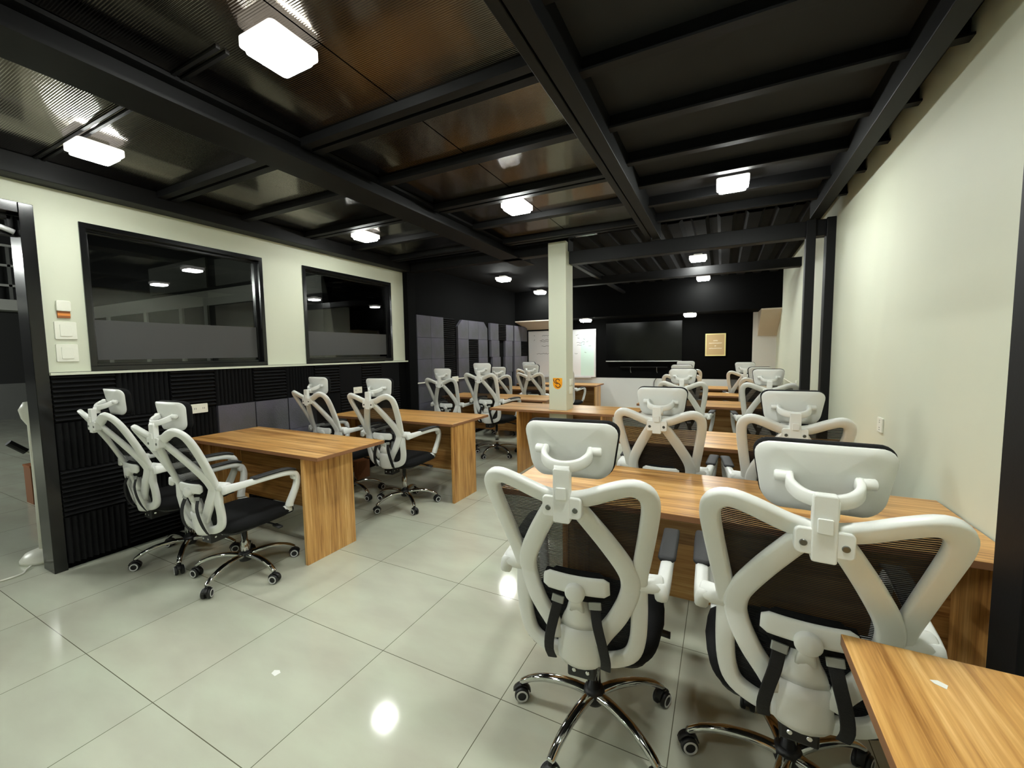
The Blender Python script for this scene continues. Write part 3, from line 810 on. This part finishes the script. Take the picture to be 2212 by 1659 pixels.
        link('arm_pad', bm, 'pad', a_, smooth=True)
    for nm in ('dz',): t[nm] = 0.0
    return t

HEAD = {1: (.004, 0, -.02), 2: (.01, 0, -.012), 3: (0, 0, -.014), 12: (0, .035, -.004), 13: (.008, .04, -.008), 10: (0, .02, 0)}   # headrests slid on their handles
BASE = {0: 41, 1: 37, 10: 35, 11: 0, 13: 39, 15: 45}        # how far each star base is turned
LOWER = ('base_leg', 'caster', 'base_hub')
chairs = [  # x, y, turn (deg), lift, label
    (-.405, 1.446, 5, 0, 'white-framed office chair, back to the camera, at the aisle end of the nearest cream-wall desk'),
    (.213, 1.485, -2, 0, 'large white-framed office chair partly hidden by the near corner table'),
    (-.298, 2.765, -1, 0, 'white-framed office chair at the aisle end of the second desk along the cream wall'),
    (.298, 2.765, 2, 0, 'white-framed office chair beside the cream wall at the second desk from the camera'),
    (-.345, 4.975, -2, 0, 'white-framed office chair at the aisle end of the third desk along the cream wall'),
    (.385, 4.975, 2, 0, 'white-framed office chair nearer the twin black posts, at the third desk along the wall'),
    (-.475, 6.27, 0, 0, 'white-framed office chair at the aisle end of the fourth desk along the cream wall'),
    (.335, 6.27, 14, -.03, 'white-framed office chair by the cream wall at the fourth desk, headrest turned'),
    (-.490, 7.41, -3, .02, 'white-framed office chair in front of the black screen, aisle end of the farthest desk'),
    (.305, 7.41, 0, 0, 'white-framed office chair by the cream wall at the farthest desk'),
    (-3.34, 1.50, -1, .005, 'white-framed office chair against the black foam, nearest the doorway'),
    (-2.735, 1.53, 4, -.05, 'white-framed office chair with chrome base in full view, aisle side of the doorway desk'),
    (-3.29, 2.90, -2, 0, 'white-framed office chair by the foam wall at the desk under the second window'),
    (-2.615, 2.915, 5, 0, 'white-framed office chair on the aisle side of the desk under the second window'),
    (-3.375, 4.88, 6, -.005, 'white-framed office chair in front of the letter L, by the white cable duct'),
    (-2.745, 4.925, 0, .065, 'white-framed office chair raised high between the second-window desk and the notched desk'),
    (-3.345, 6.36, 8, -.04, 'white-framed office chair mostly hidden behind the raised one, before the letter V'),
    (-2.70, 6.36, 0, 0, 'white-framed office chair just beside the cream column, facing the whiteboard'),
    (-3.27, 7.51, 0, .01, 'white-framed office chair below the letter E at the whiteboard desk'),
    (-2.60, 7.51, 0, 0, 'white-framed office chair behind the cream column, one arm showing under the whiteboard desk'),
]
proto = make_chair(chairs[0][4])
for i, (cx, cy, rz_, lift, lab) in enumerate(chairs):
    r = proto if i == 0 else dup(proto, (cx, cy, 0), math.radians(rz_), lab)
    r.location = (cx, cy, 0); r.rotation_euler = (0, 0, math.radians(rz_))
    spin = math.radians(BASE.get(i, (i*29) % 72)-rz_)
    for c in r.children:
        nm = c.name.split('.')[0]
        if nm not in LOWER: c.location.z = lift
        if nm in LOWER: c.rotation_euler = (0, 0, spin)
        if nm == 'headrest' and i in HEAD: c.location = Vector(HEAD[i])+Vector((0, 0, lift))
    if 'dz' in r: del r['dz']

# ------------------------------------------------------------------ things on the walls
# sockets and switches
def plate(name, label, cat, loc, rot, w_, h_, kind):
    t = thing(name, label, cat, loc, rot)
    bm = bmesh.new(); prism(bm, rrect(w_/2, h_/2, .006), 0, .009, lambda a, b, c: (c, a, b)); link('cover_plate', bm, 'plate_white', t, .002)
    if kind == 'switch': 
        bm = bmesh.new(); prism(bm, rrect(w_*.27, h_*.33, .003), .008, .014, lambda a, b, c: (c, a, b)); link('rocker', bm, 'plate_white', t, .0015)
    else:
        bm = bmesh.new()
        for a0 in (-.25, .25):
            for b0 in (-.12, .12):
                if w_ > h_: bx(bm, .0088, .0095, a0*w_+b0*.05-.0015, a0*w_+b0*.05+.0015, -.007, .007)
                else: bx(bm, .0088, .0095, -.007, .007, a0*h_+b0*.05-.0015, a0*h_+b0*.05+.0015)
        link('slot', bm, 'black_plastic', t)
    return t
plate('light_switch', 'white wall switch above the lowest one, between doorway and first window', 'switch', (XL, 1.130, 1.588), 0, .105, .115, 'switch')
plate('light_switch', 'lowest white wall switch between doorway and first window', 'switch', (XL, 1.128, 1.440), 0, .105, .115, 'switch')
t = thing('remote_holder', 'white rounded control box with an orange label above the wall switches', 'control', (XL, 1.127, 1.748))
bm = bmesh.new(); prism(bm, rrect(.034, .034, .008), 0, .022, lambda a, b, c: (c, a, b)); link('body', bm, 'plate_white', t, .003)
box('brown_label', 'brown_card', (0, .012, -.03, .03, -.078, -.034), t); box('orange_label', 'orange_card', (.0121, .0135, -.03, .03, -.064, -.048), t)
plate('wall_socket', 'white double socket on the foam above the doorway desk', 'socket', (XL+.046, 1.855, .980), 0, .125, .075, 'socket')
plate('wall_socket', 'white socket on the foam under the second window', 'socket', (XL+.046, 3.523, .985), 0, .125, .075, 'socket')
plate('wall_socket', 'white socket on the plain cream wall past the near black post', 'socket', (XR, 3.08, .952), PI, .085, .085, 'socket')
plate('light_switch', 'upper pale switch on the cream column beside the orange sticker', 'switch', (-1.532, 4.50, 1.055), 0, .10, .075, 'switch')
plate('light_switch', 'lower pale switch on the cream column beside the orange sticker', 'switch', (-1.532, 4.49, .965), 0, .10, .085, 'switch')
o = box('cable_duct', 'plate_white', (XL+.048, XL+.066, 4.45, 5.40, .978, .996)); tag(o, 'thin white cable duct across the letter L, before the junction box', 'duct')
o = box('cable_duct', 'plate_white', (XL+.048, XL+.066, 5.60, 6.65, .985, 1.003)); tag(o, 'thin white cable duct crossing the letter O', 'duct')
t = thing('junction_box', 'white junction box on the dark wall between letters L and O', 'socket', (XL+.048, 5.50, .99))
box('case', 'plate_white', (0, .03, -.085, .085, -.042, .042), t, .004); box('cover', 'plate_white', (.03, .034, -.07, .07, -.03, .03), t, .001)
# orange shield sticker with an S and a brush stroke
t = thing('shield_sticker', 'orange shield sticker with a dark S on the cream column', 'sticker', (-1.635, 4.3495, 1.05))
bm = bmesh.new()
sh = [(-.055, .06), (.055, .06), (.055, -.01), (.048, -.035), (.028, -.056), (0, -.066), (-.028, -.056), (-.048, -.035), (-.055, -.01)]
prism(bm, sh, 0, .0008, lambda a, b, c: (a, -c, b)); link('shield', bm, 'orange', t)
bm = bmesh.new()
sp = smoothpath([(.024, -.0012, .028), (.016, -.0012, .044), (-.002, -.0012, .048), (-.019, -.0012, .036), (-.020, -.0012, .020), (-.006, -.0012, .006), (.014, -.0012, -.002), (.030, -.0012, -.018), (.024, -.0012, -.038), (.004, -.0012, -.046), (-.016, -.0012, -.036), (-.022, -.0012, -.020)], 4)
sweep(bm, sp, Vector((0, 1, 0)), .0046, .0004, seg=6)
sweep(bm, smoothpath([(-.050, -.0014, .044), (-.040, -.0014, .018), (-.022, -.0014, .002), (.0, -.0014, -.006)], 4), Vector((0, 1, 0)), .0040, .0004, seg=6)
link('letter_s', bm, 'maroon', t)
# whiteboard
t = thing('whiteboard', 'large whiteboard with marker notes at the end of the room', 'whiteboard', (-3.87, YB-.03, .865))
box('board', 'whiteboard', (0, 1.535, 0, .022, 0, 1.0), t)
bm = bmesh.new()
for a in ((0, 1.535, 0, .02), (0, 1.535, .98, 1.0), (0, .02, .02, .98), (1.515, 1.535, .02, .98)): bx(bm, a[0], a[1], -.006, .022, a[2], a[3])
link('rim', bm, 'alu', t, .003)
box('pen_ledge', 'alu', (.1, 1.43, -.05, 0, -.015, -.002), t)
box('mint_patch', 'mint', (1.21, 1.49, -.0022, -.0005, .03, .93), t)  # pale mint rectangle over one end of the board
bm = bmesh.new()
def scrib(x, z, L_, n=6, h=.012):
    pts = [(x+L_*i/n, -.0035, z+h*random.uniform(-1, 1)) for i in range(n+1)]
    sweep(bm, smoothpath(pts, 3), Vector((0, 1, 0)), .0032, .0006, seg=4)
for x, z, L_ in ((.33, .90, .20), (.28, .80, .24), (.30, .77, .20), (.32, .67, .19), (.20, .50, .34), (.14, .80, .02), (.14, .90, .02), (1.10, .88, .06), (1.14, .82, .04), (1.12, .72, .12), (1.13, .68, .10), (1.08, .50, .06),
                (1.27, .80, .04), (1.24, .73, .06), (1.33, .74, .05), (1.38, .66, .05), (1.29, .52, .04), (1.26, .69, .03)): scrib(x, z, L_, max(3, int(L_/.022)))
link('marker_writing', bm, 'ink', t)
# big dark screen, bar below it, framed print
t = thing('wall_screen', 'large black glass screen on the dark end wall', 'screen', (-2.12, YB-.06, 1.20))
box('panel', 'tv', (.0, 1.44, 0, .06, 0, .76), t, .003)
box('lower_lip', 'alu', (0, 1.44, -.006, .0, -.012, .004), t)
t = thing('wall_bar', 'thin dark bar with two hooks under the black screen', 'bar', (-1.39, YB-.03, 1.076))
bm = bmesh.new(); tube(bm, [(-.45, 0, 0), (.45, 0, 0)], .011, 10); link('bar', bm, 'black_steel', t, smooth=True)
for sx in (-.24, .26):
    bm = bmesh.new(); tube(bm, smoothpath([(sx, .03, -.002), (sx, -.012, -.004), (sx, -.014, -.07), (sx+.012, -.020, -.11)]), .006, 8); link('hook', bm, 'bolt', t, smooth=True)
t = thing('framed_print', 'tan framed print with white script on the dark end wall', 'picture', (-.115, YB-.02, 1.49))
bm = bmesh.new()
for a in ((-.168, .168, -.205, -.185), (-.168, .168, .185, .205), (-.168, -.148, -.185, .185), (.148, .168, -.185, .185)): bx(bm, a[0], a[1], -.008, .018, a[2], a[3])
link('rim', bm, 'poster_rim', t, .002)
box('print', 'tan', (-.15, .15, 0, .012, -.187, .187), t)
bm = bmesh.new()
for x, z, L_ in ((-.035, .075, .07), (-.105, .03, .21), (-.012, -.02, .024), (-.105, -.065, .21)): 
    n = max(4, int(L_/.009)); sweep(bm, smoothpath([(x+L_*i/n, -.0012, z+.010*(1 if i % 2 else -1)*random.uniform(.5, 1.2)) for i in range(n+1)], 3), Vector((0, 1, 0)), .0030, .0006, seg=4)
link('script_lettering', bm, 'white_print', t)
bm = bmesh.new(); tube(bm, smoothpath([(-1.14, YB-.012, .86), (-1.175, YB-.014, .80), (-1.185, YB-.014, .73), (-1.18, YB-.014, .62)]), .006, 8)
tag(link('power_cord', bm, 'black_plastic', smooth=True), 'thin black cord hanging on the white lower end wall', 'cord')
t = plate('wall_socket', 'white socket low on the cream wall beyond the twin black posts', 'socket', (XR, 6.15, .965), PI, .11, .075, 'socket')
bm = bmesh.new(); tube(bm, smoothpath([(XR-.014, 6.22, .955), (XR-.02, 6.6, .955), (XR-.014, 7.2, .965)]), .007, 8)
tag(link('power_cord', bm, 'plate_white', smooth=True), 'pale cord running along the cream wall beyond the black posts', 'cord')
# carton under the second desk
t = thing('cardboard_box', 'small brown cardboard box with an oval hand hole under the second-window desk', 'box', (-3.70, 3.36, 0))
box('carton', 'cardboard', (-.09, .09, -.09, .09, 0, .20), t, .003)
bm = bmesh.new(); prism(bm, [(x, y) for x, y in rrect(.035, .014, .0139, 6)], 0, .001, lambda a, b, c: (a, -.0905-c, .15+b)); link('hand_hole', bm, 'black_plastic', t)
